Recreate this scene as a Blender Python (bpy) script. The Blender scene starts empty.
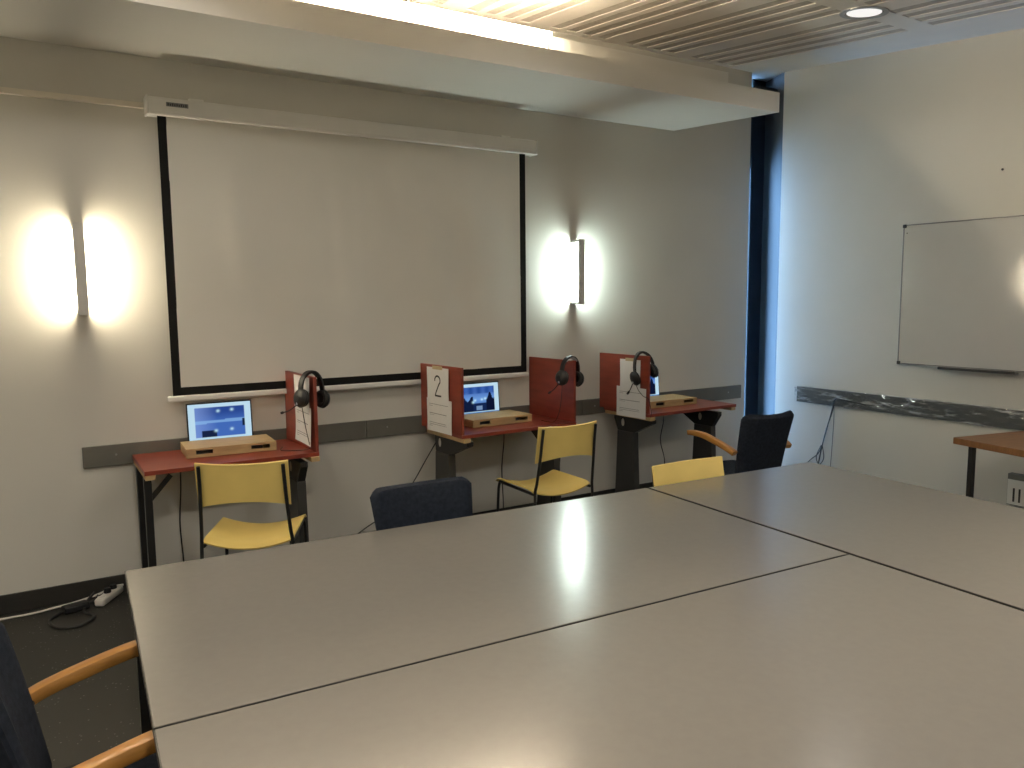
import bpy, bmesh, math, random
from mathutils import Vector, Matrix
random.seed(7)
SC = bpy.context.scene
COL = SC.collection
PI = math.pi
D = 4.671          # back wall plane (Y)
R = 5.45           # right wall plane (X)
XL, YF = -2.3, -2.6  # left and front walls, behind the photographer

# ------------------------------------------------------------------ materials
def new_mat(name):
    m = bpy.data.materials.new(name); m.use_nodes = True
    nt = m.node_tree; nt.nodes.clear()
    out = nt.nodes.new('ShaderNodeOutputMaterial')
    return m, nt, out

def lin(c):
    return tuple((v/12.92 if v <= .04045 else ((v+.055)/1.055)**2.4) for v in c)

def s255(r, g, b):
    return lin((r/255, g/255, b/255))

def mat(name, col, rough=.6, metal=0, spec=.5, var=.0, vscale=8, bump=0, bscale=200, stretch=None, coat=0):
    """principled material with procedural noise variation and bump (object coordinates)"""
    m, nt, out = new_mat(name)
    b = nt.nodes.new('ShaderNodeBsdfPrincipled')
    b.inputs['Roughness'].default_value = rough
    b.inputs['Metallic'].default_value = metal
    b.inputs['Specular IOR Level'].default_value = spec
    b.inputs['Coat Weight'].default_value = coat
    nt.links.new(b.outputs[0], out.inputs[0])
    tc = nt.nodes.new('ShaderNodeTexCoord')
    mp = nt.nodes.new('ShaderNodeMapping')
    if stretch: mp.inputs['Scale'].default_value = stretch
    nt.links.new(tc.outputs['Object'], mp.inputs[0])
    n = nt.nodes.new('ShaderNodeTexNoise'); n.inputs['Scale'].default_value = vscale
    n.inputs['Detail'].default_value = 5
    nt.links.new(mp.outputs[0], n.inputs['Vector'])
    r = nt.nodes.new('ShaderNodeValToRGB')
    r.color_ramp.elements[0].position = .3; r.color_ramp.elements[1].position = .7
    r.color_ramp.elements[0].color = (*[max(0, c*(1-var)) for c in col], 1)
    r.color_ramp.elements[1].color = (*[min(1, c*(1+var)) for c in col], 1)
    nt.links.new(n.outputs['Fac'], r.inputs[0]); nt.links.new(r.outputs[0], b.inputs['Base Color'])
    if bump:
        n2 = nt.nodes.new('ShaderNodeTexNoise'); n2.inputs['Scale'].default_value = bscale
        nt.links.new(mp.outputs[0], n2.inputs['Vector'])
        bp = nt.nodes.new('ShaderNodeBump'); bp.inputs['Strength'].default_value = bump
        bp.inputs['Distance'].default_value = .002
        nt.links.new(n2.outputs['Fac'], bp.inputs['Height']); nt.links.new(bp.outputs[0], b.inputs['Normal'])
    return m

def emit(name, col, strength):
    m, nt, out = new_mat(name)
    e = nt.nodes.new('ShaderNodeEmission'); e.inputs[0].default_value = (*col, 1); e.inputs[1].default_value = strength
    nt.links.new(e.outputs[0], out.inputs[0]); return m

M = {}
M['wall'] = mat('wall_paint', (.63, .612, .555), .62, var=.03, vscale=1.3, bump=.12, bscale=90)
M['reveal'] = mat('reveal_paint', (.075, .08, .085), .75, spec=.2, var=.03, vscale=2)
M['soffit'] = mat('soffit_paint', (.78, .77, .73), .65, var=.015, vscale=2)
M['ceil'] = mat('ceiling_board', (.78, .74, .68), .75, var=.03, vscale=3)
M['groove'] = mat('ceiling_groove_felt', (.50, .455, .40), .9, var=.1, vscale=30)
M['base'] = mat('baseboard_vinyl', (.022, .021, .018), .45, var=.15)
M['rail'] = mat('rail_laminate', s255(98, 97, 90), .5, var=.05, vscale=6)
M['rail2'] = mat('rail_laminate_dark', s255(74, 76, 73), .4, var=.05, vscale=6)
M['table'] = mat('table_laminate', (.185, .174, .157), .225, spec=.5, var=.02, vscale=40, bump=.03, bscale=300)
M['black'] = mat('black_steel', (.012, .012, .012), .4, var=.2)
M['edge'] = mat('table_edge_band', (.02, .019, .018), .5, var=.1)
M['darkgrey'] = mat('dark_grey_steel', (.035, .035, .034), .45, var=.1)
M['red'] = mat('red_laminate', (.20, .036, .021), .36, var=.16, vscale=5, stretch=(1, 1, 5))
M['redtop'] = mat('red_desk_top', (.215, .038, .022), .33, var=.14, vscale=6, stretch=(1, 6, 1))
M['ply'] = mat('raw_plywood', s255(186, 158, 115), .65, var=.15, vscale=12, stretch=(1, 1, 9))
M['pale'] = mat('pale_wood', s255(176, 150, 108), .6, var=.13, vscale=9, stretch=(1, 9, 6))
M['slot'] = mat('dark_recess', (.02, .017, .012), .8, var=.1)
M['beech'] = mat('beech_wood', s255(178, 126, 62), .32, var=.14, vscale=7, stretch=(9, 1, 9), coat=.25)
M['oak'] = mat('brown_wood_top', s255(126, 86, 50), .45, var=.18, vscale=6, stretch=(1, 10, 1))
M['yellow'] = mat('yellow_plastic', (.90, .68, .22), .42, var=.04, vscale=6)
M['navy'] = mat('navy_fabric', (.017, .022, .033), .95, spec=.2, var=.25, vscale=60, bump=.5, bscale=500)
M['white'] = mat('white_enamel', (.78, .77, .73), .4, var=.02)
M['fabric'] = mat('screen_fabric', (.72, .705, .65), .85, spec=.2, var=.02, vscale=3)
M['mask'] = mat('screen_black_border', (.008, .008, .008), .8, spec=.2, var=.1)
M['alu'] = mat('aluminium', (.42, .42, .42), .35, metal=1, var=.05)
M['alu2'] = mat('aluminium_dull', (.22, .22, .22), .5, metal=.6, var=.05)
M['greycover'] = mat('lamp_cover_grey', (.62, .61, .58), .5, var=.03)
M['wb'] = mat('whiteboard_enamel', (.60, .60, .585), .10, spec=.8, var=.01)
M['paper'] = mat('paper', (.72, .715, .70), .8, var=.02, vscale=20)
M['ink'] = mat('printed_ink', (.04, .04, .04), .8, var=.1)
M['ink2'] = mat('printed_grey_ink', (.22, .22, .22), .8, var=.1)
M['tape'] = mat('masking_tape', s255(180, 165, 130), .6, var=.08)
M['bplastic'] = mat('black_plastic', (.007, .007, .008), .5, var=.15)
M['pad'] = mat('ear_pad_leatherette', (.015, .015, .015), .6, var=.2)
M['silver'] = mat('silver_plastic', (.45, .45, .46), .3, metal=.6, var=.05)
M['cable'] = mat('black_cable', (.02, .02, .02), .5, var=.1)
M['wcable'] = mat('white_cable', (.62, .60, .55), .45, var=.05)
M['conduit'] = mat('conduit_plastic', (.76, .71, .61), .5, var=.03)
M['frame'] = mat('window_frame_metal', (.022, .032, .045), .35, var=.1)
M['lapgrey'] = mat('laptop_shell', (.06, .06, .065), .4, metal=.3, var=.1)

def floor_mat():
    m, nt, out = new_mat('speckled_floor')
    b = nt.nodes.new('ShaderNodeBsdfPrincipled'); b.inputs['Roughness'].default_value = .5
    nt.links.new(b.outputs[0], out.inputs[0])
    tc = nt.nodes.new('ShaderNodeTexCoord')
    v = nt.nodes.new('ShaderNodeTexVoronoi'); v.inputs['Scale'].default_value = 48
    nt.links.new(tc.outputs['Object'], v.inputs['Vector'])
    n = nt.nodes.new('ShaderNodeTexNoise'); n.inputs['Scale'].default_value = 9
    nt.links.new(tc.outputs['Object'], n.inputs['Vector'])
    r = nt.nodes.new('ShaderNodeValToRGB')
    r.color_ramp.elements[0].position = .13; r.color_ramp.elements[0].color = (1, 1, 1, 1)
    r.color_ramp.elements[1].position = .19; r.color_ramp.elements[1].color = (0, 0, 0, 1)
    nt.links.new(v.outputs['Distance'], r.inputs[0])
    g = nt.nodes.new('ShaderNodeMath'); g.operation = 'GREATER_THAN'; g.inputs[1].default_value = .50
    nt.links.new(n.outputs['Fac'], g.inputs[0])
    mu = nt.nodes.new('ShaderNodeMath'); mu.operation = 'MULTIPLY'
    nt.links.new(r.outputs[0], mu.inputs[0]); nt.links.new(g.outputs[0], mu.inputs[1])
    mx = nt.nodes.new('ShaderNodeMixRGB')
    mx.inputs[1].default_value = (.012, .012, .010, 1); mx.inputs[2].default_value = (.13, .13, .12, 1)
    nt.links.new(mu.outputs[0], mx.inputs[0]); nt.links.new(mx.outputs[0], b.inputs['Base Color'])
    return m
M['floor'] = floor_mat()

def glass_mat():
    m, nt, out = new_mat('window_glass')
    t = nt.nodes.new('ShaderNodeBsdfTransparent'); t.inputs[0].default_value = (.93, .96, .97, 1)
    g = nt.nodes.new('ShaderNodeBsdfGlossy'); g.inputs['Roughness'].default_value = .02
    f = nt.nodes.new('ShaderNodeFresnel'); f.inputs[0].default_value = 1.45
    x = nt.nodes.new('ShaderNodeMixShader')
    nt.links.new(f.outputs[0], x.inputs[0]); nt.links.new(t.outputs[0], x.inputs[1]); nt.links.new(g.outputs[0], x.inputs[2])
    nt.links.new(x.outputs[0], out.inputs[0]); return m
M['glass'] = glass_mat()

def film_mat():
    m, nt, out = new_mat('clear_plastic_film')
    t = nt.nodes.new('ShaderNodeBsdfTransparent'); t.inputs[0].default_value = (.95, .96, .97, 1)
    g = nt.nodes.new('ShaderNodeBsdfGlossy'); g.inputs['Roughness'].default_value = .16
    d = nt.nodes.new('ShaderNodeBsdfDiffuse'); d.inputs[0].default_value = (.85, .88, .9, 1)
    a = nt.nodes.new('ShaderNodeMixShader'); a.inputs[0].default_value = .55
    nt.links.new(g.outputs[0], a.inputs[1]); nt.links.new(d.outputs[0], a.inputs[2])
    n = nt.nodes.new('ShaderNodeTexNoise'); n.inputs['Scale'].default_value = 7; n.inputs['Detail'].default_value = 9; n.inputs['Roughness'].default_value = .7
    tc = nt.nodes.new('ShaderNodeTexCoord'); mp = nt.nodes.new('ShaderNodeMapping'); mp.inputs['Scale'].default_value = (1, .8, 4)
    nt.links.new(tc.outputs['Object'], mp.inputs[0]); nt.links.new(mp.outputs[0], n.inputs['Vector'])
    r = nt.nodes.new('ShaderNodeValToRGB')
    r.color_ramp.elements[0].position = .51; r.color_ramp.elements[0].color = (.05, .05, .05, 1)
    r.color_ramp.elements[1].position = .63; r.color_ramp.elements[1].color = (.75, .75, .75, 1)  # noise streaks of white diffuse: highlights on the crinkles painted into the film
    nt.links.new(n.outputs['Fac'], r.inputs[0])
    x = nt.nodes.new('ShaderNodeMixShader')
    nt.links.new(r.outputs[0], x.inputs[0]); nt.links.new(t.outputs[0], x.inputs[1]); nt.links.new(a.outputs[0], x.inputs[2])
    nt.links.new(x.outputs[0], out.inputs[0]); return m
M['film'] = film_mat()

def screen_mat():
    m, nt, out = new_mat('laptop_display')
    e = nt.nodes.new('ShaderNodeEmission'); a = nt.nodes.new('ShaderNodeVertexColor'); a.layer_name = 'picture'
    nt.links.new(a.outputs[0], e.inputs[0]); e.inputs[1].default_value = .9
    nt.links.new(e.outputs[0], out.inputs[0]); return m
M['display'] = screen_mat()
WARM, COOL = (1, .86, .62), (.84, 1, .93)
M['glow_warm'] = emit('warm_tube_diffuser', WARM, 80)
M['glow_cool'] = emit('cool_tube_diffuser', COOL, 78)
M['cove'] = emit('cove_tube', (1, .82, .58), 280)
M['lens'] = emit('downlight_lens', (1, .97, .93), .95)

# ------------------------------------------------------------------ mesh helpers
class MB:
    def __init__(s): s.bm = bmesh.new()
    def add(s, t, mi=0, mtx=None, smooth=True):
        if smooth is not None:
            for f in t.faces: f.smooth = smooth
        if mtx is not None: bmesh.ops.transform(t, matrix=mtx, verts=t.verts)
        for f in t.faces: f.material_index = mi
        me = bpy.data.meshes.new('tmp'); t.to_mesh(me); t.free()
        s.bm.from_mesh(me); bpy.data.meshes.remove(me); return s
    def box(s, lo, hi, bev=0, mi=0, mtx=None, seg=2):
        t = bmesh.new(); bmesh.ops.create_cube(t, size=1)
        for v in t.verts:
            v.co = Vector([lo[i] + (v.co[i]+.5)*(hi[i]-lo[i]) for i in range(3)])
        if bev: bmesh.ops.bevel(t, geom=t.edges[:], offset=bev, segments=seg, affect='EDGES', profile=.5)
        t.normal_update()
        for f in t.faces: f.smooth = max(abs(c) for c in f.normal) < .9999
        return s.add(t, mi, mtx, None)
    def prism(s, poly, axis, lo, hi, bev=0, mi=0, mtx=None):
        """polygon in the two other axes, extruded along axis from lo to hi"""
        t = bmesh.new()
        def P(a, b, c):
            return {'x': (c, a, b), 'y': (a, c, b), 'z': (a, b, c)}[axis]
        A = [t.verts.new(P(a, b, lo)) for a, b in poly]; B = [t.verts.new(P(a, b, hi)) for a, b in poly]
        t.faces.new(A); t.faces.new(B[::-1]); n = len(poly)
        for i in range(n): t.faces.new((A[i], B[i], B[(i+1) % n], A[(i+1) % n]))
        bmesh.ops.recalc_face_normals(t, faces=t.faces)
        if bev: bmesh.ops.bevel(t, geom=t.edges[:], offset=bev, segments=2, affect='EDGES', profile=.5)
        return s.add(t, mi, mtx, False)
    def sweep(s, pts, prof, up=None, mi=0, mtx=None, closed=False, scale=None):
        """profile (list of (side, up) offsets) swept along a polyline"""
        pts = [Vector(p) for p in pts]; t = bmesh.new(); rings = []; n = len(pts)
        prev = None
        for i, p in enumerate(pts):
            if closed: d = pts[(i+1) % n]-pts[i-1]
            else: d = pts[min(i+1, n-1)]-pts[max(i-1, 0)]
            d.normalize()
            if up is not None:
                sd = d.cross(Vector(up)).normalized()
            elif prev is None:
                a = Vector((0, 0, 1)) if abs(d.z) < .9 else Vector((1, 0, 0))
                sd = d.cross(a).normalized()
            else:
                sd = (prev - d*prev.dot(d)).normalized()
            prev = sd; u = sd.cross(d)
            k = scale[i] if scale else 1
            rings.append([t.verts.new(p + sd*a*k + u*b*k) for a, b in prof])
        m = len(prof)
        for i in range(n if closed else n-1):
            a, b = rings[i], rings[(i+1) % n]
            for j in range(m): t.faces.new((a[j], a[(j+1) % m], b[(j+1) % m], b[j]))
        if not closed:
            t.faces.new(rings[0][::-1]); t.faces.new(rings[-1])
        bmesh.ops.recalc_face_normals(t, faces=t.faces)
        return s.add(t, mi, mtx)
    def tube(s, pts, r, n=10, mi=0, mtx=None, closed=False):
        return s.sweep(pts, [(r*math.cos(2*PI*k/n), r*math.sin(2*PI*k/n)) for k in range(n)], mi=mi, mtx=mtx, closed=closed)
    def lathe(s, prof, n=32, mi=0, mtx=None):
        """(radius, z) profile turned about z"""
        t = bmesh.new(); rings = []
        for r, z in prof:
            if r < 1e-6: rings.append([t.verts.new((0, 0, z))])
            else: rings.append([t.verts.new((r*math.cos(2*PI*k/n), r*math.sin(2*PI*k/n), z)) for k in range(n)])
        for a, b in zip(rings, rings[1:]):
            for k in range(n):
                l = (k+1) % n
                if len(a) == 1 and len(b) == 1: continue
                if len(a) == 1: t.faces.new((a[0], b[k], b[l]))
                elif len(b) == 1: t.faces.new((a[k], b[0], a[l]))
                else: t.faces.new((a[k], b[k], b[l], a[l]))
        bmesh.ops.recalc_face_normals(t, faces=t.faces)
        return s.add(t, mi, mtx)
    def sheet(s, fn, nu, nv, th, mi=0, mtx=None):
        """closed slab about the surface fn(u,v), u and v in 0..1; th is a number or a function of (u,v)"""
        t = bmesh.new(); F, B = [], []
        e = 1e-3
        for i in range(nu+1):
            fr, br = [], []
            for j in range(nv+1):
                u, v = i/nu, j/nv
                p = Vector(fn(u, v))
                u0, u1, v0, v1 = max(u-e, 0), min(u+e, 1), max(v-e, 0), min(v+e, 1)
                nr = (Vector(fn(u1, v))-Vector(fn(u0, v))).cross(Vector(fn(u, v1))-Vector(fn(u, v0))).normalized()
                h = (th(u, v) if callable(th) else th)/2
                fr.append(t.verts.new(p+nr*h)); br.append(t.verts.new(p-nr*h))
            F.append(fr); B.append(br)
        for i in range(nu):
            for j in range(nv):
                t.faces.new((F[i][j], F[i+1][j], F[i+1][j+1], F[i][j+1]))
                t.faces.new((B[i][j], B[i][j+1], B[i+1][j+1], B[i+1][j]))
        for i in range(nu):
            t.faces.new((F[i][0], B[i][0], B[i+1][0], F[i+1][0])); t.faces.new((F[i][nv], F[i+1][nv], B[i+1][nv], B[i][nv]))
        for j in range(nv):
            t.faces.new((F[0][j], F[0][j+1], B[0][j+1], B[0][j])); t.faces.new((F[nu][j], B[nu][j], B[nu][j+1], F[nu][j+1]))
        bmesh.ops.recalc_face_normals(t, faces=t.faces)
        return s.add(t, mi, mtx)
    def build(s, name, m, parent=None, smooth=35):
        me = bpy.data.meshes.new(name); s.bm.to_mesh(me); s.bm.free()
        for x in (m if isinstance(m, (list, tuple)) else [m]): me.materials.append(x)
        if not smooth:
            for p in me.polygons: p.use_smooth = False
        else:
            keep = [p.use_smooth for p in me.polygons]
            me.set_sharp_from_angle(angle=math.radians(smooth))
            me.polygons.foreach_set('use_smooth', keep)
        o = bpy.data.objects.new(name, me); COL.objects.link(o)
        if parent: o.parent = parent
        return o

def tag(o, label=None, cat=None, group=None, kind=None):
    if label: o['label'] = label
    if cat: o['category'] = cat
    if group: o['group'] = group
    if kind: o['kind'] = kind
    return o

def thing(name, label, cat, loc=(0, 0, 0), rz=0, group=None):
    o = bpy.data.objects.new(name, None); o.empty_display_size = .1; COL.objects.link(o)
    o.location = loc; o.rotation_euler = (0, 0, rz)
    return tag(o, label, cat, group)

def structure(mb, name, m, smooth=0):
    return tag(mb.build(name, m, None, smooth), kind='structure')

def dup(root, loc, rz, label):
    r = root.copy(); COL.objects.link(r); r.location = loc; r.rotation_euler = (0, 0, rz); r['label'] = label
    for ch in list(root.children):
        c = ch.copy(); COL.objects.link(c); c.parent = r
        for g in list(ch.children):
            d = g.copy(); COL.objects.link(d); d.parent = c
    return r

def bez(pts, n=8):
    """Catmull-Rom through points"""
    P = [Vector(p) for p in pts]; out = []
    for i in range(len(P)-1):
        a = P[max(i-1, 0)]; b = P[i]; c = P[i+1]; d = P[min(i+2, len(P)-1)]
        for k in range(n):
            t = k/n
            out.append(.5*((2*b)+(c-a)*t+(2*a-5*b+4*c-d)*t*t+(3*b-a-3*c+d)*t**3))
    out.append(P[-1]); return out

# ------------------------------------------------------------------ the room shell
ZC = lambda y: 3.335 + .095*(y-3.5)       # sloping ceiling, low side towards the photographer
structure(MB().box((XL-.1, YF-.1, -.12), (6.0, 5.2, 0)), 'floor', M['floor'])
structure(MB().prism([(XL-.1, D), (5.28, D), (5.30, D+.02), (5.30, D+.12), (XL-.1, D+.12)], 'z', 0, 3.6), 'wall_back', M['wall'])
# right wall, with its splayed window reveal
structure(MB().prism([(R, YF-.1), (R, 4.48), (5.9, 4.48), (5.9, YF-.1)], 'z', 0, 3.7), 'wall_right', M['wall'])
structure(MB().prism([(R+.004, 4.481), (5.664, 4.85), (5.75, 5.05), (5.9, 5.05), (5.9, 4.481)], 'z', 0, 3.6), 'trim_4', M['reveal'])
structure(MB().box((XL-.1, YF, 0), (XL, D+.12, 3.6)), 'wall_left', M['wall'])
structure(MB().box((XL-.1, YF-.1, 0), (R+.4, YF, 3.6)), 'wall_front', M['wall'])

def make_ceiling():
    mb = MB(); t = .005
    # board behind the grooves
    mb.prism([(YF, ZC(YF)+t), (5.1, ZC(5.1)+t), (5.1, 3.7), (YF, 3.7)], 'x', XL, 5.95, mi=1)
    def strip(x0, x1, y0, y1):
        if x1 <= x0: return
        mb.prism([(y0, ZC(y0)), (y1, ZC(y1)), (y1, ZC(y1)+t+.001), (y0, ZC(y0)+t+.001)], 'x', x0, x1, mi=0)
    gw = .082
    gx = []
    x = 4.95
    while x > XL:
        for k in range(4): gx.append(x-.135*k)
        x -= .66
    gx = sorted(g for g in gx if g > XL+.1)
    seams = [3.04-1.25*k for k in range(6)]
    ys = [4.60] + [s for s in seams if s > YF] + [YF]
    strip(XL, 5.95, 4.60, 5.1)
    for a, b in zip(ys, ys[1:]):
        hi = a-.085 if a != 4.60 else 4.60
        lo = b+.085
        x0 = XL
        for g in gx:
            strip(x0, g-gw/2, lo, hi); x0 = g+gw/2
        strip(x0, 5.95, lo, hi)
        if b > YF: strip(XL, 5.95, b-.085, b+.085)
    return structure(mb, 'ceiling', [M['ceil'], M['groove']])
make_ceiling()

# the dropped soffit over the screen, with its lamp trough
ZS = 2.885
s = MB()
s.prism([(XL, 3.87), (4.626, 3.84), (4.405, D), (XL, D)], 'z', ZS, 2.93)
s.prism([(XL, 3.87), (4.626, 3.84), (4.618, 3.865), (XL, 3.895)], 'z', 2.93, 3.02)
structure(s, 'trim_1', M['soffit'])
structure(MB().box((XL, 4.06, 2.931), (4.345, 4.09, 3.172)), 'trim_2', M['soffit'])
t = thing('cove_light', 'long warm tube light lying hidden in the trough on top of the ceiling soffit', 'cove light', (0, 3.985, 2.932))
MB().box((-1.9, -.02, 0), (2.80, .02, .11), .002).build('batten', M['white'], t)
for x in (-1.86, .3, 2.735): MB().box((x, -.008, .1105), (x+.012, .008, .203)).build('lamp_holder', M['white'], t)
MB().tube([(-1.88, 0, .218), (2.76, 0, .218)], .016, 12).build('tube', M['cove'], t)

# skirting
structure(MB().box((XL, D-.012, 0), (5.30, D, .1), .002), 'baseboard_back', M['base'])
structure(MB().box((R-.012, YF, 0), (R, 4.47, .1), .002), 'baseboard_right', M['base'])

# window at the far right corner, mostly hidden behind the end of the back wall
w = MB()
w.box((5.50, 4.85, 0), (5.70, 4.97, 3.48), .004)
w.box((4.30, 4.85, 0), (4.40, 4.97, 3.48), .004)
w.box((4.30, 4.86, 2.72), (5.70, 4.97, 3.40))
w.box((4.30, 4.86, 0), (5.70, 4.97, .10))
w.box((4.30, 4.795, 0), (4.34, 4.87, 3.48))
wf = structure(w, 'window_1', M['frame'])
tag(MB().box((4.40, 4.90, .10), (5.50, 4.906, 2.72)).build('pane', M['glass'], wf, 0))
MB().box((4.40, 4.90, 3.40), (5.50, 4.906, 3.475)).build('pane', M['glass'], wf, 0)
structure(MB().box((5.302, 4.60, 3.285), (5.52, 4.66, 3.325)), 'trim_3', M['frame'])

# ------------------------------------------------------------------ wall rails
t = thing('wall_rail', 'long grey rail along the wall behind the three red desks', 'wall rail', (0, D, .713))
xs = [.20, 1.79, 3.50, 5.22]
for a, b in zip(xs, xs[1:]):
    MB().box((a+.001, -.018, 0), (b-.001, 0, .114), .002).build('panel', M['rail'], t)
for x in (.36, 1.93, 3.40, 3.62, 5.06):
    MB().lathe([(0, .003), (.005, .002), (.006, 0)], 12, mtx=Matrix.Translation((x, -.018, .06)) @ Matrix.Rotation(PI/2, 4, 'X')).build('screw', M['alu'], t)
t = thing('wall_rail', 'dark grey rail in crinkled clear plastic film below the whiteboard', 'wall rail', (R, 0, .712))
MB().box((-.02, -1.2, 0), (0, 4.244, .128), .002).build('panel', M['rail2'], t)
rnd = random.Random(3)
def film_fn():
    from mathutils import noise
    t = bmesh.new(); V = []
    nu, nv = 260, 12
    for i in range(nu+1):
        y = -1.0+i/nu*5.26; row = []
        for j in range(nv+1):
            f = j/nv
            z = -.006+f*.142
            p = Vector((y*7, f*3.2, 0))
            d = .004+.028*abs(noise.noise(p))*math.sin(PI*min(max(f, .02), .98))**.5+.006*abs(noise.noise(p*3.1))
            edge = .010*noise.noise(Vector((y*9, f*9, 4)))*(1 if i == nu or j in (0, nv) else 0)
            row.append(t.verts.new((-.02-d, y+edge, z+edge*.4)))
        V.append(row)
    for i in range(nu):
        for j in range(nv): t.faces.new((V[i][j], V[i][j+1], V[i+1][j+1], V[i+1][j]))
    return t
tag(MB().add(film_fn()).build('plastic_film', M['film'], t, 60), 'crinkled clear plastic film')

# ------------------------------------------------------------------ projection screen
t = thing('projection_screen', 'large white pull-down projection screen with black border on the back wall', 'projection screen', (.612, D-.003, 1.04))
W = 2.434; SY = -.045
MB().box((0, -.10, 1.535), (W, 0, 1.624), .006).box((.004, -.104, 1.530), (W-.004, -.085, 1.545), .004).build('housing', M['white'], t)
for x in (-.012, W-.001): MB().box((x, -.102, 1.531), (x+.013, 0, 1.628), .004).build('end_cap', M['white'], t)
for x in (.21, 2.18):
    MB().box((x, -.05, 1.624), (x+.075, 0, 1.645), .003).box((x+.05, -.055, 1.628), (x+.058, -.049, 1.634), 0, 0).build('bracket', M['white'], t)
b = MB().box((.085, -.1012, 1.578), (.195, -.0995, 1.600), .0005)
bd = b.build('badge', M['ink2'], t)
bb = MB()
for k in range(9): bb.box((.092+k*.011, -.1018, 1.582), (.092+k*.011+.006, -.1011, 1.596-.003*(k % 2)), 0)
bb.build('badge_lettering', M['ink'], bd)
x0, x1 = .045, 2.372
from mathutils import noise as NZ
def fab(u, v):
    x = x0+.043+(x1-x0-.088)*u; z = .072+1.468*v
    e = min(1, 6*min(u, 1-u))*min(1, 5*v)*min(1, 6*(1-v))
    return (x, SY-.002-.040*e*max(-.05, NZ.noise((u*7.0+v*1.6, v*.7, 3.3))+.15*NZ.noise((u*17, v*1.1, 8))), z)
MB().sheet(fab, 90, 30, .001).build('screen_fabric', M['fabric'], t)
bm_ = MB()
bm_.box((x0, SY-.0025, .03), (x0+.045, SY+.0002, 1.54)); bm_.box((x1-.047, SY-.0025, .03), (x1, SY+.0002, 1.54))
bm_.box((x0, SY-.0027, .03), (x1, SY+.0003, .078))
bm_.build('black_border', M['mask'], t, 0)
MB().box((x0-.03, SY-.014, 0), (x1+.012, SY+.012, .032), .008).build('bottom_bar', M['white'], t)
c = MB().box((XL, D-.03, 2.612), (.598, D, 2.640), .002).build('cable_conduit', M['conduit'])
tag(c, 'thin cream cable conduit running along the wall to the projection screen', 'cable conduit')

# ------------------------------------------------------------------ wall lamps
def wall_lamp(x, z0, glow, label):
    t = thing('wall_lamp', label, 'wall lamp', (x, D, z0), 0, 'vertical wall lamps beside the screen')
    H = .462
    MB().box((-.012, -.1, .0), (.012, 0, H)).build('bracket', M['greycover'], t, 0)
    for s in (-1, 1):
        a, b = sorted((s*.0125, s*.02))
        MB().box((a, -.092, .02), (b, -.012, H-.02), .002).build('diffuser', glow, t)
    for z in (0, H-.018): MB().box((-.022, -.1, z), (.022, 0, z+.018), .002).build('end_cap', M['greycover'], t)
    MB().box((-.025, -.116, -.004), (.025, -.1005, H+.004), .002).build('front_cover', M['greycover'], t)
wall_lamp(.248, 1.53, M['glow_warm'], 'vertical wall lamp glowing warm white left of the projection screen')
wall_lamp(3.425, 1.545, M['glow_cool'], 'vertical wall lamp glowing cool white right of the projection screen')

# ------------------------------------------------------------------ downlight in the ceiling
a = math.atan(.095)
t = thing('downlight', 'round recessed downlight with bright lens in the grooved ceiling', 'downlight', (4.425, 3.06, ZC(3.06)))
t.rotation_euler = (a, 0, 0)
MB().lathe([(.106, .0), (.110, -.007), (.138, -.006), (.14, .0)], 40).build('trim_ring', M['alu'], t)
MB().lathe([(.112, .0), (.104, -.004), (.100, .0)], 40).build('baffle', M['bplastic'], t)
MB().lathe([(0, -.012), (.065, -.010), (.099, -.003), (.099, .004)], 40).build('lens', M['lens'], t)

# ------------------------------------------------------------------ conference tables
TB = -.0469
def conference_table(x0, x1, y0, y1, label):
    c, s_ = math.cos(TB), math.sin(TB)
    g = .003
    t = thing('conference_table', label, 'table', (c*x0-s_*y0, s_*x0+c*y0, 0), TB, 'grey conference tables')
    w, d = x1-x0, y1-y0
    MB().box((g+.002, g+.002, .712), (w-g-.002, d-g-.002, .74), .0015).build('tabletop', M['table'], t)
    e = MB()
    e.box((g, g, .7125), (w-g, g+.0025, .7385)); e.box((g, d-g-.0025, .7125), (w-g, d-g, .7385))
    e.box((g, g, .7125), (g+.0025, d-g, .7385)); e.box((w-g-.0025, g, .7125), (w-g, d-g, .7385))
    e.build('edge_band', M['edge'], t, 0)
    for x in (.02, w-.065):
        for y in (.02, d-.065):
            MB().box((x, y, .008), (x+.045, y+.045, .7115), .004).build('leg', M['black'], t)
    f = MB()
    if w > d:
        for y in (.3, d-.34): f.box((.07, y, .672), (w-.07, y+.04, .7115), .003)
    else:
        for x in (.3, w-.34): f.box((x, .07, .672), (x+.04, d-.07, .7115), .003)
    f.build('frame', M['black'], t)
TX0, TX1, TY0, TY1 = .0812, 2.2047, 1.6563, 2.719
conference_table(TX0, TX1-.003, TY0, TY1, 'grey conference table nearest the projection screen, with lamp reflection')
conference_table(TX0, TX1-.003, TY0-1.07, TY0, 'grey conference table nearest the viewer, filling the bottom of the picture')
conference_table(TX1+.006, TX1+1.065, TY1-2.13, TY1, 'grey conference table on the right, turned lengthwise beside the other two')

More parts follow.
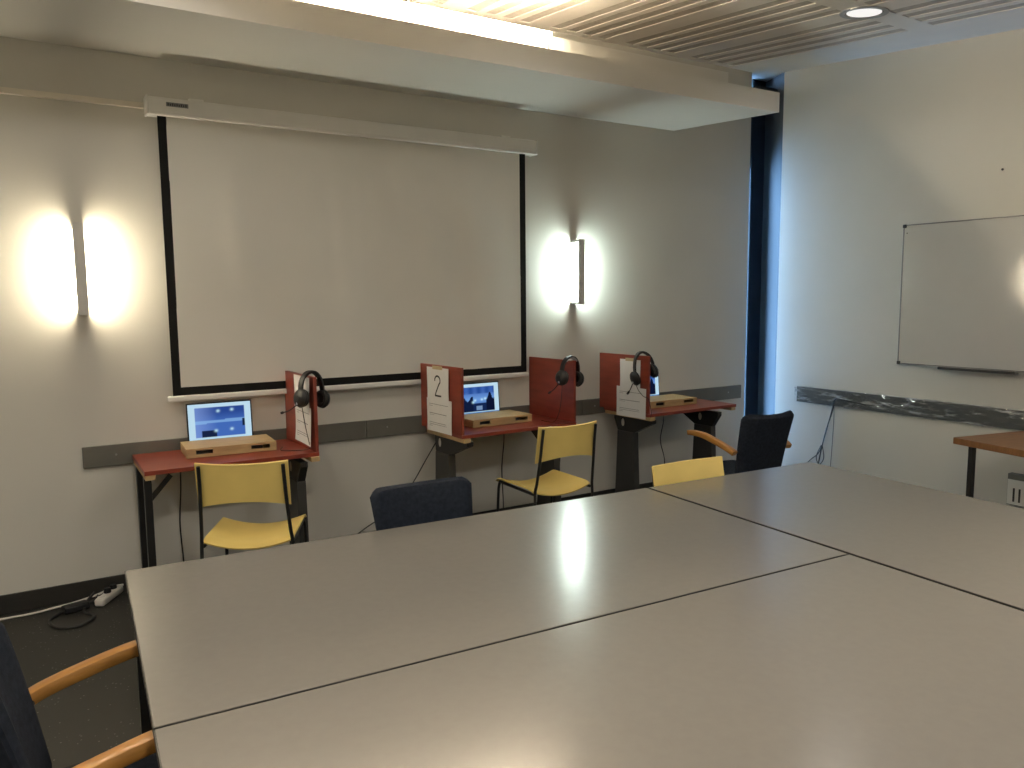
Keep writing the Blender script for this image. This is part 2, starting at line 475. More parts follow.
# ------------------------------------------------------------------ red study desks
ZT = .765
def leg_column(parent, x, y0, tube=False, brace=1, ly=.155):
    """black steel T-leg: tapered upright plate, spreading head with a hole, foot bar"""
    if tube:
        o = MB().box((x-.018, y0+.085, .02), (x+.018, y0+.125, ZT-.05), .004).box((x-.018, y0+.40, .02), (x+.018, y0+.44, ZT-.05), .004).build('leg', M['black'], parent)
    else:
        yc = y0+ly
        o = MB().prism([(yc-.115, .03), (yc+.115, .03), (yc+.088, .60), (yc-.088, .60)], 'x', x-.026, x+.026, .004).build('leg', M['darkgrey'], parent)
        h = MB().prism([(yc-.09, .60), (yc+.09, .60), (max(y0+.415, yc+.10), ZT-.075), (max(y0+.415, yc+.10), ZT-.048), (y0+.005, ZT-.048), (y0+.005, ZT-.075)], 'x', x-.022, x+.022, .003)
        hb = h.build('bracket', M['black'], o)
        MB().lathe([(0, .001), (.016, .001), (.017, 0)], 20, mtx=Matrix.Translation((x-.0225, yc+.03, .665)) @ Matrix.Rotation(-PI/2, 4, 'Y') @ Matrix.Scale(1.7, 4, (1, 0, 0))).build('bracket_hole', M['slot' if brace else 'wall'], o)
    MB().box((x-.03, y0-.02 if not tube else y0+.06, 0), (x+.03, y0+.49, .03), .006).build('foot', M['black'], o)
    if brace:
        s = brace
        MB().sweep([(x, y0+.10, .59), (x+s*.11, y0+.10, ZT-.05)], [(-.012, -.006), (.012, -.006), (.012, .006), (-.012, .006)], up=(0, 1, 0)).build('brace', M['black'], o)
    return o

def study_desk(loc, rz, w, d, left, right, label, lx, rx, tubeleft=False, lb=0, rb=0, ly=.155, ry=.155, slant=.05, pd=.5):
    t = thing('study_desk', label, 'desk', loc, rz, 'red study desks along the wall')
    MB().box((0, 0, ZT-.022), (w, d, ZT), .0015).build('tabletop', M['redtop'], t)
    for x in (.004, w-.05):
        MB().box((x, -.018 if (x < .1 and left) or (x > .1 and right) else .004, ZT-.047), (x+.046, d-.01, ZT-.0225), .001).build('batten', M['ply'], t)
    for flag, x in ((left, 0), (right, w-.018)):
        if flag: MB().box((0, .002, ZT+.0005), (.018, pd, 1.178), .0015, mtx=Matrix.Translation((x, 0, 0)) @ Matrix.Rotation(slant, 4, 'Z')).build('partition', M['red'], t)
    leg_column(t, lx, 0, tubeleft, lb, ly); leg_column(t, rx, 0, False, rb, ry)
    return t
Y0 = 4.132
study_desk((.437, Y0, 0), 0, .875, .515, False, True, 'red study desk with one partition on its right, leftmost of the three desks', .022, .79, True, 1, 0, slant=.03, pd=.514)
study_desk((2.200, Y0, 0), .03, .880, .485, True, True, 'red study desk between two red partitions, middle of the three desks', .060, .79, False, 0, -1, .330, .19, .06, .484)
study_desk((3.693, Y0, 0), .02, .912, .490, True, False, 'red study desk with one partition on its left, rightmost of the three desks', .060, .735, False, 0, 0, .285, .155, .055, .51)

# ------------------------------------------------------------------ wooden boxes over the laptop keyboards, laptops
def laptop_box(loc, rz, label):
    t = thing('laptop_riser', label, 'wooden box', loc, rz, 'wooden boxes covering the laptop keyboards')
    w, d, h = .468, .262, .050
    MB().box((-w/2, 0, h-.012), (w/2, d, h), .0015).build('top_board', M['pale'], t)
    MB().box((-w/2, 0, 0), (w/2, d, .010), .0015).build('bottom_board', M['pale'], t)
    f = MB(); a, b = .0102, h-.0122
    sl = [(-w/2+.05, -w/2+.135), (w/2-.135, w/2-.035)]
    f.box((-w/2, .001, a), (sl[0][0], .013, b)); f.box((sl[0][1], .001, a), (sl[1][0], .013, b)); f.box((sl[1][1], .001, a), (w/2, .013, b))
    f.box((sl[0][0], .001, a), (sl[0][1], .013, a+.006)); f.box((sl[1][0], .001, a), (sl[1][1], .013, a+.006))
    f.build('front_panel', M['pale'], t, 0)
    for x in (-w/2, w/2-.012): MB().box((x, .0132, a), (x+.012, d, b)).build('side_panel', M['pale'], t)
    return t
laptop_box((.899, 4.335, ZT+.001), -.045, 'pale wooden box covering a laptop keyboard on the leftmost red desk')
laptop_box((2.618, 4.338, ZT+.001), .06, 'pale wooden box covering a laptop keyboard on the red desk between two partitions')
laptop_box((4.135, 4.335, ZT+.001), .0, 'pale wooden box covering a laptop keyboard on the rightmost red desk')

def picture(kind):
    """colour of the laptop display at (u right, v up): a web page with a bluish photo of a room"""
    r = random.Random(kind)
    blobs = [(.46, .86), (.74, .88), (.40, .20), (.72, .22)] if kind == 1 else [(.42, .45), (.62, .47), (.36, .38), (.72, .5)]
    def f(u, v):
        if v < .05: return s255(60, 120, 190) if kind != 1 else s255(190, 225, 245)
        if not (.11 < u < .90 and .08 < v < .90): return s255(196, 228, 246)
        uu, vv = (u-.11)/.79, (v-.08)/.82
        c = Vector(s255(70, 110, 190))
        if kind == 1:
            c = c.lerp(Vector(s255(45, 75, 150)), max(0, min(1, (vv-.5)*3)))
            c = c.lerp(Vector(s255(130, 160, 225)), max(0, 1-abs(uu-.02)*2.4)*.7)
            if abs(vv-.5-.03*uu) < .05: c = c.lerp(Vector(s255(150, 200, 250)), .55)
            if uu < .42 and vv < .22 and uu > .12: c = Vector(s255(25, 38, 70))
            if uu > .94 and .3 < vv < .55: c = Vector(s255(25, 35, 60))
        else:
            c = c.lerp(Vector(s255(120, 170, 235)), max(0, 1-abs(vv-.5)*3.2)*.8)
            if vv > .72: c = c.lerp(Vector(s255(35, 75, 150)), .6+.3*math.sin(uu*26))
            if vv < .34: c = Vector(s255(22, 40, 82))
            if uu > .74 and vv < .62+.14*math.sin(uu*31): c = Vector(s255(14, 22, 50))
            if uu < .36 and vv < .52+.1*math.sin(uu*23): c = Vector(s255(18, 30, 62))
            if .45 < uu < .62 and .05 < vv < .22: c = Vector(s255(120, 150, 190))
        for bx, by in blobs:
            q = math.exp(-((uu-bx)**2*900+(vv-by)**2*500)); c = c.lerp(Vector((.55, .85, 1)), min(1, q))
        return tuple(c)
    return f

def laptop(loc, rz, kind, label):
    t = thing('laptop', label, 'laptop', loc, rz, 'laptops on the red desks')
    w = .355; hz = .0185
    MB().box((-w/2, -.232, .0), (w/2, .0, .016), .003).build('base', M['lapgrey'], t)
    lean = math.atan2(.022, .235)
    mt = Matrix.Translation((0, .004, hz-.004)) @ Matrix.Rotation(-lean, 4, 'X')
    MB().box((-w/2, -.0035, 0), (w/2, .0035, .232), .002, mtx=mt).build('lid', M['bplastic'], t)
    b = bmesh.new(); nu, nv = 72, 44; V = []; f = picture(kind)
    lay = b.verts.layers.float_color.new('picture')
    for i in range(nu+1):
        row = []
        for j in range(nv+1):
            u, v = i/nu, j/nv
            q = b.verts.new(mt @ Vector((-w/2+.007+u*(w-.014), -.0039, .018+v*.206)))
            q[lay] = (*f(u, v), 1); row.append(q)
        V.append(row)
    for i in range(nu):
        for j in range(nv): b.faces.new((V[i][j], V[i+1][j], V[i+1][j+1], V[i][j+1]))
    mb = MB(); mb.add(b); mb.build('display', M['display'], t, 0)
    MB().tube([(-w/2+.03, .003, .012), (w/2-.03, .003, .012)], .005, 8).build('hinge', M['bplastic'], t)
laptop((.898, 4.607, ZT+.0115), -.02, 1, 'open laptop showing a bluish picture on the leftmost red desk')
laptop((2.578, 4.600, ZT+.0115), .03, 2, 'open laptop showing a bluish picture between two red partitions')
laptop((4.060, 4.607, ZT+.0115), .0, 3, 'open laptop on the rightmost red desk, mostly hidden behind a red partition')

# ------------------------------------------------------------------ headsets over the partitions
def headset(cl, cr, top, mic, label, band=None):
    """cl, cr = ear cup centres, top = crown of the headband, mic = tip of the boom (world coordinates)"""
    cl, cr, top, mic = map(Vector, (cl, cr, top, mic))
    base = (cl+cr)/2; base.z = min(cl.z, cr.z)-.045
    t = thing('headset', label, 'headset', base, 0, 'black headsets hung on the red partitions')
    L = lambda v: Vector(v)-base
    mid = (cl+cr)/2
    pts = []
    for k in range(25):
        a = PI*k/24
        side = cl.lerp(cr, .5-.5*math.cos(a))
        lift = math.sin(a)**.75
        p = side + (top-mid)*lift
        p.z = side.z+.025 + (top.z-side.z-.025)*lift
        pts.append(L(p))
    ax = (cr-cl).normalized(); sidev = Vector((-ax.y, ax.x, 0)).normalized()
    hb = MB().sweep(pts, [(-.005, -.016), (.005, -.016), (.0065, 0), (.005, .016), (-.005, .016)], up=None if False else sidev).build('headband', M['bplastic'], t)
    MB().sweep(pts[6:19], [(-.011, -.013), (-.003, -.0165), (-.003, .0165), (-.011, .013)], up=sidev).build('headband_pad', M[band or 'pad'], hb)
    for c, s in ((cl, -1), (cr, 1)):
        q = ax.to_track_quat('Z', 'Y').to_matrix().to_4x4()
        mt = Matrix.Translation(L(c)) @ q @ Matrix.Scale(s, 4, (0, 0, 1))
        cup = MB().lathe([(0, .026), (.030, .024), (.046, .015), (.053, .002), (.050, -.004), (0, -.004)], 28, mtx=mt).build('ear_cup', M['bplastic'], t)
        MB().lathe([(.020, -.004), (.045, -.004), (.050, -.010), (.047, -.019), (.036, -.022), (.026, -.016), (.020, -.006)], 28, mtx=mt).build('ear_cushion', M['pad'], cup)
        MB().lathe([(0, .0275), (.016, .0270), (.018, .0245)], 20, mtx=mt).build('cup_badge', M['bplastic'], cup)
    p0 = L(cl)+Vector((-.012, 0, -.035)); p1 = L(mic)
    mpts = bez([L(cl)+Vector((-.018, .0, -.03)), p0.lerp(p1, .5)+Vector((-.006, 0, -.008)), p1], 8)
    mb = MB().tube(mpts, .0035, 8).build('microphone_boom', M['bplastic'], t)
    d = (mpts[-1]-mpts[-4]).normalized()
    MB().tube([p1-d*.004, p1+d*.006, p1+d*.016, p1+d*.02], .0075, 10).build('microphone', M['pad'], mb)
    MB().lathe([(0, .006), (.007, .005), (.008, 0)], 14, mtx=Matrix.Translation(L(cl)+Vector((-.024, -.004, -.028))) @ Matrix.Rotation(-PI/2, 4, 'Y')).build('boom_pivot', M['silver'], mb)
    # cable from the near cup
    z0 = ZT+.006-base.z
    c0 = L(cl)+Vector((.0, -.008, -.042))
    return t, c0, z0
t, c0, z0 = headset((1.235, 4.17, 1.065), (1.372, 4.225, 1.045), (1.302, 4.20, 1.205), (1.205, 4.44, .955), 'black headset hooked over the partition of the leftmost red desk', 'pad')
MB().tube(bez([c0, c0+Vector((.012, -.004, -.10)), c0+Vector((.03, -.005, -.2)), c0+Vector((.038, .0, z0-c0.z+.02)), c0+Vector((.02, .05, z0-c0.z)), c0+Vector((-.09, .1, z0-c0.z)), c0+Vector((-.06, .2, z0-c0.z))]), .0022, 6).build('cord', M['cable'], t)
t, c0, z0 = headset((2.965, 4.165, 1.07), (3.115, 4.19, 1.05), (3.045, 4.175, 1.205), (2.945, 4.27, .965), 'black headset with silvery crown on the right partition of the middle desk', 'silver')
MB().tube(bez([c0, c0+Vector((-.005, .01, -.12)), c0+Vector((-.01, .03, -.2)), c0+Vector((-.03, .06, z0-c0.z)), c0+Vector((-.06, .16, z0-c0.z))]), .0022, 6).build('cord', M['cable'], t)
t, c0, z0 = headset((3.625, 4.20, 1.02), (3.765, 4.165, 1.07), (3.700, 4.215, 1.205), (3.590, 4.225, .925), 'black headset hooked over the paper-covered partition of the rightmost red desk', 'pad')
MB().tube(bez([c0, c0+Vector((.005, -.03, -.045)), c0+Vector((.02, -.06, -.08)), c0+Vector((.045, -.085, -.10)), c0+Vector((.07, -.088, -.2)), c0+Vector((.09, -.05, -.245))]), .0022, 6).build('cord', M['cable'], t)

# ------------------------------------------------------------------ sheets of paper on the partitions
def sheet_of_paper(loc, rz, w, h, label, curl=.004, lines=None, digit=None, tape=False, group='paper sheets taped to the partitions', tilt=0):
    """hangs in the plane x=0, running along +y (away from the viewer) with its printed side towards -x"""
    t = thing('paper_sheet', label, 'paper', loc, rz, group)
    def off(u, v): return -.0015-curl*(u*u*.6+.4*(1-v)**2)+.0012*math.sin(5*v+3*u)
    MB().sheet(lambda u, v: (off(u, v), (1-u)*w+tilt*(v-.5), v*h), 14, 14, .0006).build('sheet', M['paper'], t)
    def mark(u0, u1, v0, v1, mb, n=6):
        tm = bmesh.new(); a = []
        for k in range(n+1):
            u = u0+(u1-u0)*k/n
            a.append([tm.verts.new((off(u, v)-.0009, (1-u)*w+tilt*(v-.5), v*h)) for v in (v0, v1)])
        for p, q in zip(a, a[1:]): tm.faces.new((p[0], p[1], q[1], q[0]))
        mb.add(tm)
    if lines:
        mb = MB(); mk = False
        for (v, u0, u1, th) in lines: mark(u0, u1, v-th/2, v+th/2, mb)
        mb.build('printed_text', M['ink2'], t, 0)
    if digit == 2:
        # narrow, thin-stroked figure 2
        P = []
        for k in range(13):
            a = PI*(1.02-k/12*1.16); P.append((.5+.125*math.cos(a), .60+.14*math.sin(a)))
        P += [(.575, .50), (.49, .36), (.41, .22), (.375, .13)]
        P2 = [(.375, .13), (.65, .13)]
        mb = MB()
        def stroke(P, wd):
            Q = bez([(p[0], p[1], 0) for p in P], 3) if len(P) > 2 else [Vector((*P[0], 0)), Vector((*P[1], 0))]
            for a, b in zip(Q, Q[1:]):
                A = Vector((a.x*w, a.y*h)); B = Vector((b.x*w, b.y*h)); dd = (B-A)
                if dd.length < 1e-6: continue
                dd.normalize(); nn = Vector((-dd.y, dd.x))*wd/2; A -= dd*.002; B += dd*.002
                tm = bmesh.new(); vs = []
                for q in (A+nn, B+nn, B-nn, A-nn):
                    u, v = q.x/w, q.y/h
                    vs.append(tm.verts.new((off(u, v)-.0009, (1-u)*w, v*h)))
                tm.faces.new(vs); mb.add(tm)
        stroke(P, .011); stroke(P2, .011)
        mb.build('printed_number', M['ink'], t, 0)
    if tape:
        MB().box((-.0055, w*.28, h-.012), (-.0005, w*.72, h+.010), .0004).build('tape', M['tape'], t)
    return t
TXT = [(.83, .10, .86, .014), (.775, .10, .24, .012), (.55, .10, .80, .018), (.50, .10, .30, .010), (.27, .10, .78, .014), (.215, .10, .80, .012), (.165, .10, .22, .012)]
px2 = lambda y: 2.200-.0902*(y-Y0)-.0022
sheet_of_paper((px2(4.235), 4.235, .752), .090, .298, .212, 'white sheet with printed lines below the number 2 sheet on a partition', .006, TXT)
sheet_of_paper((px2(4.262)-.0052, 4.262, .958), .090, .255, .206, 'white sheet printed with a large number 2 on a red partition', .001, None, 2, True)
px3 = lambda y: 3.693-.0752*(y-Y0)-.0022
sheet_of_paper((px3(4.150), 4.150, .727), .075, .300, .218, 'white sheet with printed lines on the partition of the rightmost red desk', .006, TXT)
sheet_of_paper((px3(4.205)-.0052, 4.205, .94), .075, .205, .206, 'blank looking white sheet behind the headset on the rightmost partition', .001, None, None, True)
xp1 = .437+.875-.018-.0022
sheet_of_paper((xp1-.001, 4.140, .795), .03, .30, .212, 'curling white sheet with printed lines below the headset on the leftmost partition', .022, TXT)
sheet_of_paper((xp1-.012, 4.142, .985), .03, .27, .190, 'white sheet behind the ear cup of the headset on the leftmost partition', .010, None, None, False)

# ------------------------------------------------------------------ yellow chairs
def yellow_chair():
    t = thing('stacking_chair', '', 'chair', group='yellow plastic chairs')
    def seat(u, v):
        x = (u-.5)*.425; y = -.215+v*.435
        z = .455-.042*(1-(2*u-1)**2)-(.022*((v-.86)/.14)**2 if v > .86 else 0)-(.012*((.12-v)/.12)**2 if v < .12 else 0)
        return (x, y, z)
    MB().sheet(seat, 18, 18, .009).build('seat', M['yellow'], t)
    def back(u, v):
        a = 2*u-1
        x = a*.212
        zb = .622+.030*(1-a*a); zt = .842-.006*(1-a*a)
        z = zb+(zt-zb)*v
        y = -.238-.038*(1-a*a)-.17*(z-.62)
        return (x, y, z)
    MB().sheet(back, 20, 12, .010).build('backrest', M['yellow'], t)
    # rolled top rim of the backrest
    rim = [Vector(back(k/20, 1.0))+Vector((0, 0, -.001)) for k in range(21)]
    rr_ = MB().tube(rim, .0062, 8).build('top_rim', M['yellow'], t)
    for s in (-1, 1):
        MB().tube(bez([(s*.192, -.298, .83), (s*.194, -.283, .74), (s*.198, -.270, .64), (s*.206, -.247, .5), (s*.212, -.236, .43), (s*.214, -.250, .25), (s*.216, -.275, .0)], 4), .0088, 12).build('leg', M['black'], t)
        MB().tube(bez([(s*.200, .185, .428), (s*.206, .196, .38), (s*.210, .205, .2), (s*.214, .215, .0)], 4), .0088, 12).build('leg', M['black'], t)
        MB().tube([(s*.205, -.225, .428), (s*.199, .19, .428)], .009, 10).build('seat_rail', M['black'], t)
    return t
yc = yellow_chair(); yc.location = (.928, 3.974, 0); yc.rotation_euler = (0, 0, -.44)
yc['label'] = 'yellow chair pulled up to the leftmost red desk'
dup(yc, (2.70, 4.005, 0), .0, 'yellow chair pulled up to the red desk between two partitions')
dup(yc, (2.580, 2.345, 0), PI+TB, 'yellow chair pushed under the far side of the grey tables, only backrest showing').scale = (1, 1, .978)

# ------------------------------------------------------------------ navy armchairs with bentwood arms
def armchair():
    t = thing('armchair', '', 'chair', group='navy armchairs with wooden arms')
    def rnd_(u, p=.08):
        e = min(u, 1-u)/p
        return 1 if e >= 1 else math.sqrt(max(.0, 1-(1-e)**2))
    def seat(u, v): return ((u-.5)*.42, -.20+v*.46, .400+.006*math.sin(PI*u)-.02*max(0, (v-.8)/.2)**2)
    MB().sheet(seat, 24, 24, lambda u, v: .012+.062*rnd_(u, .1)*rnd_(v, .12)).build('seat', M['navy'], t)
    def back(u, v):
        a = 2*u-1
        x = a*(.190+.033*v)
        z = .43+v*(.415+.012*a*a)
        z -= .035*max(0, (abs(a)-.80)/.20)**2*max(0, (v-.5)*2)
        y = -.20-.055*(1-a*a)*(.5+.5*v)-.06*v-.02*v*v
        return (x, y, z)
    MB().sheet(back, 26, 30, lambda u, v: .010+.046*rnd_(u, .09)*rnd_(v, .07)).build('backrest', M['navy'], t)
    pr = []
    for k in range(16):
        a = 2*PI*k/16; c, s = math.cos(a), math.sin(a)
        pr.append((.022*math.copysign(abs(c)**.35, c), .0175*math.copysign(abs(s)**.35, s)))
    for s in (-1, 1):
        path = bez([(s*.238, -.245, .600), (s*.245, -.20, .622), (s*.249, -.10, .650), (s*.250, .02, .676), (s*.249, .11, .680), (s*.247, .165, .677), (s*.246, .18, .675)], 6)
        n = len(path); sc = [1]*n; sc[-1] = .55; sc[-2] = .85; sc[0] = .8
        MB().sweep(path, pr, up=(0, 0, 1), scale=sc).build('arm', M['beech'], t)
        # side frame: arm stay and legs in black steel
        MB().tube([(s*.222, -.222, .605), (s*.190, -.232, .605)], .011, 10).build('arm_stay', M['black'], t)
        MB().tube([(s*.215, -.19, .40), (s*.232, -.26, 0)], .0115, 10).build('leg', M['black'], t)
        MB().tube([(s*.215, .20, .40), (s*.232, .235, 0)], .0115, 10).build('leg', M['black'], t)
        MB().tube([(s*.232, -.215, .40), (s*.215, .205, .40)], .010, 10).build('seat_rail', M['black'], t)
    return t
ac = armchair(); ac.location = (4.01, 3.615, 0); ac.rotation_euler = (0, 0, -.07)
ac['label'] = 'navy armchair facing the rightmost red desk, its back to the tables'
dup(ac, (.165, 1.975, 0), -PI/2, 'navy armchair at the left end of the tables, cut off by the picture edge')
dup(ac, (1.315, 2.555, 0), PI+TB*.5, 'navy armchair across the tables, only the top of its backrest showing')

# ------------------------------------------------------------------ whiteboard on the right wall
t = thing('whiteboard', 'wall mounted whiteboard with thin metal frame on the right wall', 'whiteboard', (R-.031, 3.352, 1.090), .018)
L_, H_ = 1.55, 1.0
MB().box((-.014, -L_, 0), (-.004, 0, H_)).build('panel', M['wb'], t, 0)
f = MB()
f.box((-.018, -L_, 0), (-.003, 0, .008), .001); f.box((-.018, -L_, H_-.008), (-.003, 0, H_), .001)
f.box((-.018, -.008, 0), (-.003, 0, H_), .001); f.box((-.02, -L_, 0), (-.003, -L_+.010, H_), .002)
f.build('frame', M['alu2'], t)
for y in (-.022, -L_-.003):
    for z in (-.003, H_-.022): MB().box((-.024, y, z), (-.0015, y+.025, z+.025), .005).build('corner_cap', M['bplastic'], t)
MB().box((-.07, -.82, -.014), (-.012, -.325, -.005), .002).box((-.072, -.82, -.014), (-.066, -.325, .004), .002).build('pen_tray', M['darkgrey'], t)
MB().lathe([(0, .002), (.004, .0015), (.005, 0)], 10, mtx=Matrix.Translation((-.0141, -.028, H_-.06)) @ Matrix.Rotation(-PI/2, 4, 'Y')).build('screw_dot', M['darkgrey'], t)
n = MB().lathe([(0, .012), (.007, .010), (.008, .006), (.003, .004), (.003, 0)], 12, mtx=Matrix.Rotation(-PI/2, 4, 'Y')).build('wall_hook', M['darkgrey'])
n.location = (R, 2.718, 2.396); tag(n, 'small dark hook sticking out of the right wall above the whiteboard', 'hook')

# ------------------------------------------------------------------ brown side table at the right, socket box
ang = math.atan2(-.12, .587)
t = thing('side_table', 'brown wooden table with black legs in front of the right wall', 'table', (4.68, 2.528, 0), ang)
MB().box((0, -1.4, .70), (.725, 0, .74), .004).build('tabletop', M['oak'], t)
for x in (.062, .63):
    for y in (-.085, -1.345): MB().box((x, y, .0), (x+.031, y+.031, .6995), .003).build('leg', M['black'], t)
t = thing('socket_box', 'small pale grey wall box with dark marks under the brown table', 'wall box', (R, 2.55, .217))
MB().box((-.05, -.26, 0), (0, 0, .207), .004).build('cover', M['rail'], t)
MB().box((-.0535, -.256, .005), (-.0505, -.004, .17), .001).build('front_plate', M['white'], t)
k = MB()
for y in (-.045, -.08): k.box((-.0545, y-.006, .025), (-.0532, y+.006, .115))
k.prism([(-.126, .12), (-.138, .12), (-.158, .075), (-.158, .03), (-.168, .03), (-.168, .075), (-.188, .12), (-.176, .12), (-.163, .09)], 'x', -.0545, -.0532)
k.build('printed_mark', M['ink'], t, 0)

# ------------------------------------------------------------------ cables and the power strip
def cable(name, pts, r, m, label, cat='cable', group=None):
    P = bez(pts, 8); b = Vector(P[0]); 
    o = MB().tube(P, r, 8).build(name, m)
    return tag(o, label, cat, group)
cable('power_cable', [(.672, 4.60, .715), (.668, 4.615, .55), (.655, 4.62, .35), (.662, 4.615, .14), (.665, 4.60, .02), (.60, 4.56, .006), (.45, 4.57, .006)], .004, M['cable'], 'black cable hanging to the floor below the leftmost red desk')
cable('power_cable', [(2.275, 4.60, .68), (2.19, 4.61, .55), (2.07, 4.62, .37), (1.93, 4.625, .23), (1.75, 4.63, .135), (1.60, 4.635, .05), (1.45, 4.60, .006), (1.2, 4.58, .006)], .004, M['cable'], 'black cable sloping down to the left from the middle desk')
cable('power_cable', [(2.772, 4.59, .735), (2.778, 4.60, .6), (2.765, 4.61, .4), (2.768, 4.60, .14), (2.74, 4.58, .02), (2.65, 4.56, .006)], .004, M['cable'], 'black cable hanging straight down under the middle desk')
cable('power_cable', [(3.30, 4.648, .72), (3.31, 4.645, .55), (3.285, 4.645, .35), (3.29, 4.635, .10), (3.28, 4.60, .006), (3.2, 4.58, .006)], .004, M['cable'], 'black cable running down the wall right of the middle desk')
cable('power_cable', [(4.26, 4.59, .73), (4.27, 4.60, .6), (4.25, 4.61, .45), (4.285, 4.60, .3), (4.30, 4.60, .12), (4.33, 4.58, .006)], .004, M['cable'], 'black cable hanging down under the rightmost red desk')
t = thing('cable_bundle', 'black cables hanging in loops from the film covered wall rail', 'cable', (R, 3.9, 0))
MB().tube(bez([(-.03, -.30, .755), (-.045, -.10, .775), (-.04, -.035, .765), (-.022, .0, .66), (-.02, .045, .52), (-.022, .085, .35), (-.03, .11, .2), (-.04, .16, .02)]), .005, 8).build('cable', M['cable'], t)
MB().tube(bez([(-.042, -.03, .76), (-.03, .015, .60), (-.03, .09, .34), (-.035, .17, .25), (-.04, .26, .15), (-.045, .30, .02)]), .004, 8).build('cable', M['cable'], t)
MB().tube(bez([(-.026, .075, .38), (-.03, .055, .28), (-.03, .095, .22), (-.03, .125, .28), (-.026, .085, .38)]), .0035, 8).build('cable', M['cable'], t)
cable('thin_cable', [(R-.022, 3.885, .72), (R-.012, 3.888, .6), (R-.01, 3.90, .3), (R-.018, 3.91, .02)], .0025, M['rail2'], 'thin grey cable hanging straight down beside the looped black cables')
# power strip lying near the skirting
t = thing('power_strip', 'white four-socket power strip lying on the floor by the skirting', 'power strip', (.285, 4.60, .001), 1.02)
MB().box((-.125, -.026, 0), (.125, .026, .042), .012, seg=3).build('body', M['wcable'], t)
for k in range(4):
    MB().lathe([(.021, .0435), (.019, .044), (.018, .036), (0, .035)], 20, mtx=Matrix.Translation((-.09+.06*k, 0, 0))).build('socket', M['white'], t)
for k, h in ((1, .05), (2, .045)):
    MB().lathe([(0, h+.02), (.016, h+.02), (.019, .044), (0, .0436)], 16, mtx=Matrix.Translation((-.09+.06*k, 0, 0))).build('plug', M['bplastic'], t)
cable('white_power_cable', [(.352, 4.712, .02), (.34, 4.742, .03), (.30, 4.655, .03), (.22, 4.635, .02), (.12, 4.60, .007), (.01, 4.585, .007), (-.09, 4.565, .007), (-.22, 4.575, .007), (-.6, 4.55, .007), (-1.2, 4.56, .007)] if False else [(.352, 4.640, .05), (.30, 4.652, .045), (.235, 4.650, .02), (.12, 4.625, .007), (.01, 4.592, .007), (-.09, 4.571, .007), (-.22, 4.573, .007), (-.6, 4.55, .007), (-1.2, 4.56, .007)], .0055, M['wcable'], 'white cable running along the floor by the skirting to the power strip')
cable('black_floor_cable', [(.21, 4.60, .05), (.17, 4.56, .02), (.15, 4.45, .006), (.19, 4.36, .006), (.12, 4.27, .006), (.03, 4.30, .006), (-.005, 4.42, .006), (.05, 4.50, .010), (.12, 4.53, .02)], .007, M['cable'], 'thick black cable looped on the floor before the power strip')
t = thing('power_adapter', 'black power adapter on the floor left of the white power strip', 'adapter', (.115, 4.515, .001), .3)
MB().box((-.06, -.03, 0), (.06, .03, .036), .008, seg=3).build('body', M['bplastic'], t)
MB().tube(bez([(.06, 0, .018), (.10, .02, .02), (.13, .05, .03)]), .005, 8).build('cord', M['cable'], t)

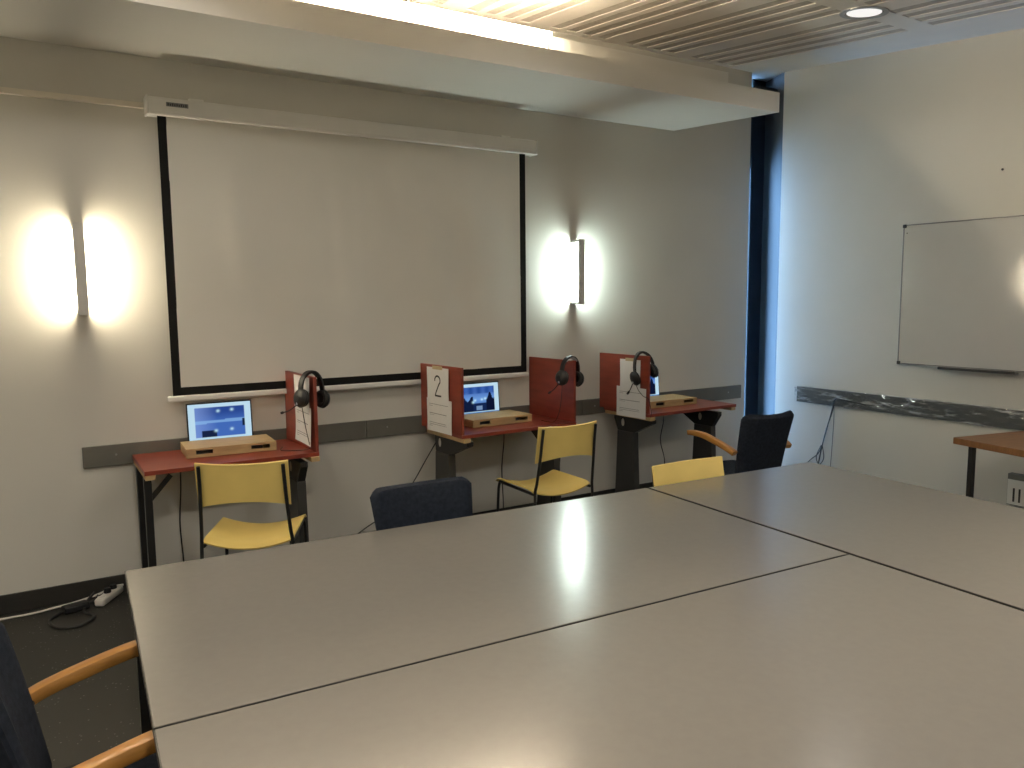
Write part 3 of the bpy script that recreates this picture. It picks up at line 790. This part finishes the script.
# ------------------------------------------------------------------ light
def lamp(kind, name, loc, energy, col, rot=(0, 0, 0), **kw):
    l = bpy.data.lights.new(name, kind); l.energy = energy; l.color = col
    for k, v in kw.items(): setattr(l, k, v)
    o = bpy.data.objects.new(name, l); COL.objects.link(o); o.location = loc; o.rotation_euler = rot
    return o
for x, y, e in ((4.425, 3.06, 9), (2.45, 3.06, 13), (.45, 3.06, 34), (4.425, .6, 24), (2.45, .6, 60), (.45, .6, 64), (4.425, -1.4, 32), (2.45, -1.4, 56), (.45, -1.4, 62), (-1.4, .6, 52), (-1.4, 2.6, 40)):
    lamp('SPOT', 'downlight_and_fill_lamp', (x, y, ZC(y)-.03), e, (1, .94, .85), spot_size=2.7, spot_blend=.5, shadow_soft_size=.07)  # first spot belongs to the modelled downlight; the others are unseen, added as fill
# daylight enters through the corner window: portal for the sky
po = lamp('AREA', 'window_portal', (4.95, 4.93, 1.41), 1, (1, 1, 1), (-PI/2, 0, 0), shape='RECTANGLE', size=1.1, size_y=2.62)
po.data.cycles.is_portal = True

wd = bpy.data.worlds.new('sky'); SC.world = wd; wd.use_nodes = True
nt = wd.node_tree; nt.nodes.clear()
bg = nt.nodes.new('ShaderNodeBackground'); wo = nt.nodes.new('ShaderNodeOutputWorld')
bg.inputs[0].default_value = (.30, .57, 1, 1); bg.inputs[1].default_value = 36
nt.links.new(bg.outputs[0], wo.inputs[0])

# ------------------------------------------------------------------ camera
f_px = 778.8182; pitch, roll, yaw = .1112, -.0089, .5545
fw = Vector((math.sin(yaw)*math.cos(pitch), math.cos(yaw)*math.cos(pitch), -math.sin(pitch)))
r0 = Vector((math.cos(yaw), -math.sin(yaw), 0)); u0 = r0.cross(fw)
rr = math.cos(roll)*r0+math.sin(roll)*u0; uu = -math.sin(roll)*r0+math.cos(roll)*u0
cd = bpy.data.cameras.new('camera'); cam = bpy.data.objects.new('camera', cd); COL.objects.link(cam)
cam.matrix_world = Matrix(((rr.x, uu.x, -fw.x, 0), (rr.y, uu.y, -fw.y, 0), (rr.z, uu.z, -fw.z, 1.6005), (0, 0, 0, 1)))
cd.sensor_width = 36; cd.sensor_fit = 'HORIZONTAL'; cd.lens = f_px/1024*36; cd.clip_start = .05
SC.camera = cam

SC.view_settings.view_transform = 'Standard'; SC.view_settings.look = 'None'
SC.view_settings.gamma = 1; SC.view_settings.use_curve_mapping = False; SC.view_settings.exposure = 0
SC.cycles.use_denoising = True
SC.cycles.max_bounces = 10; SC.cycles.diffuse_bounces = 6; SC.cycles.glossy_bounces = 4
SC.cycles.transparent_max_bounces = 12
SC.cycles.sample_clamp_indirect = 6
SC.cycles.caustics_reflective = False
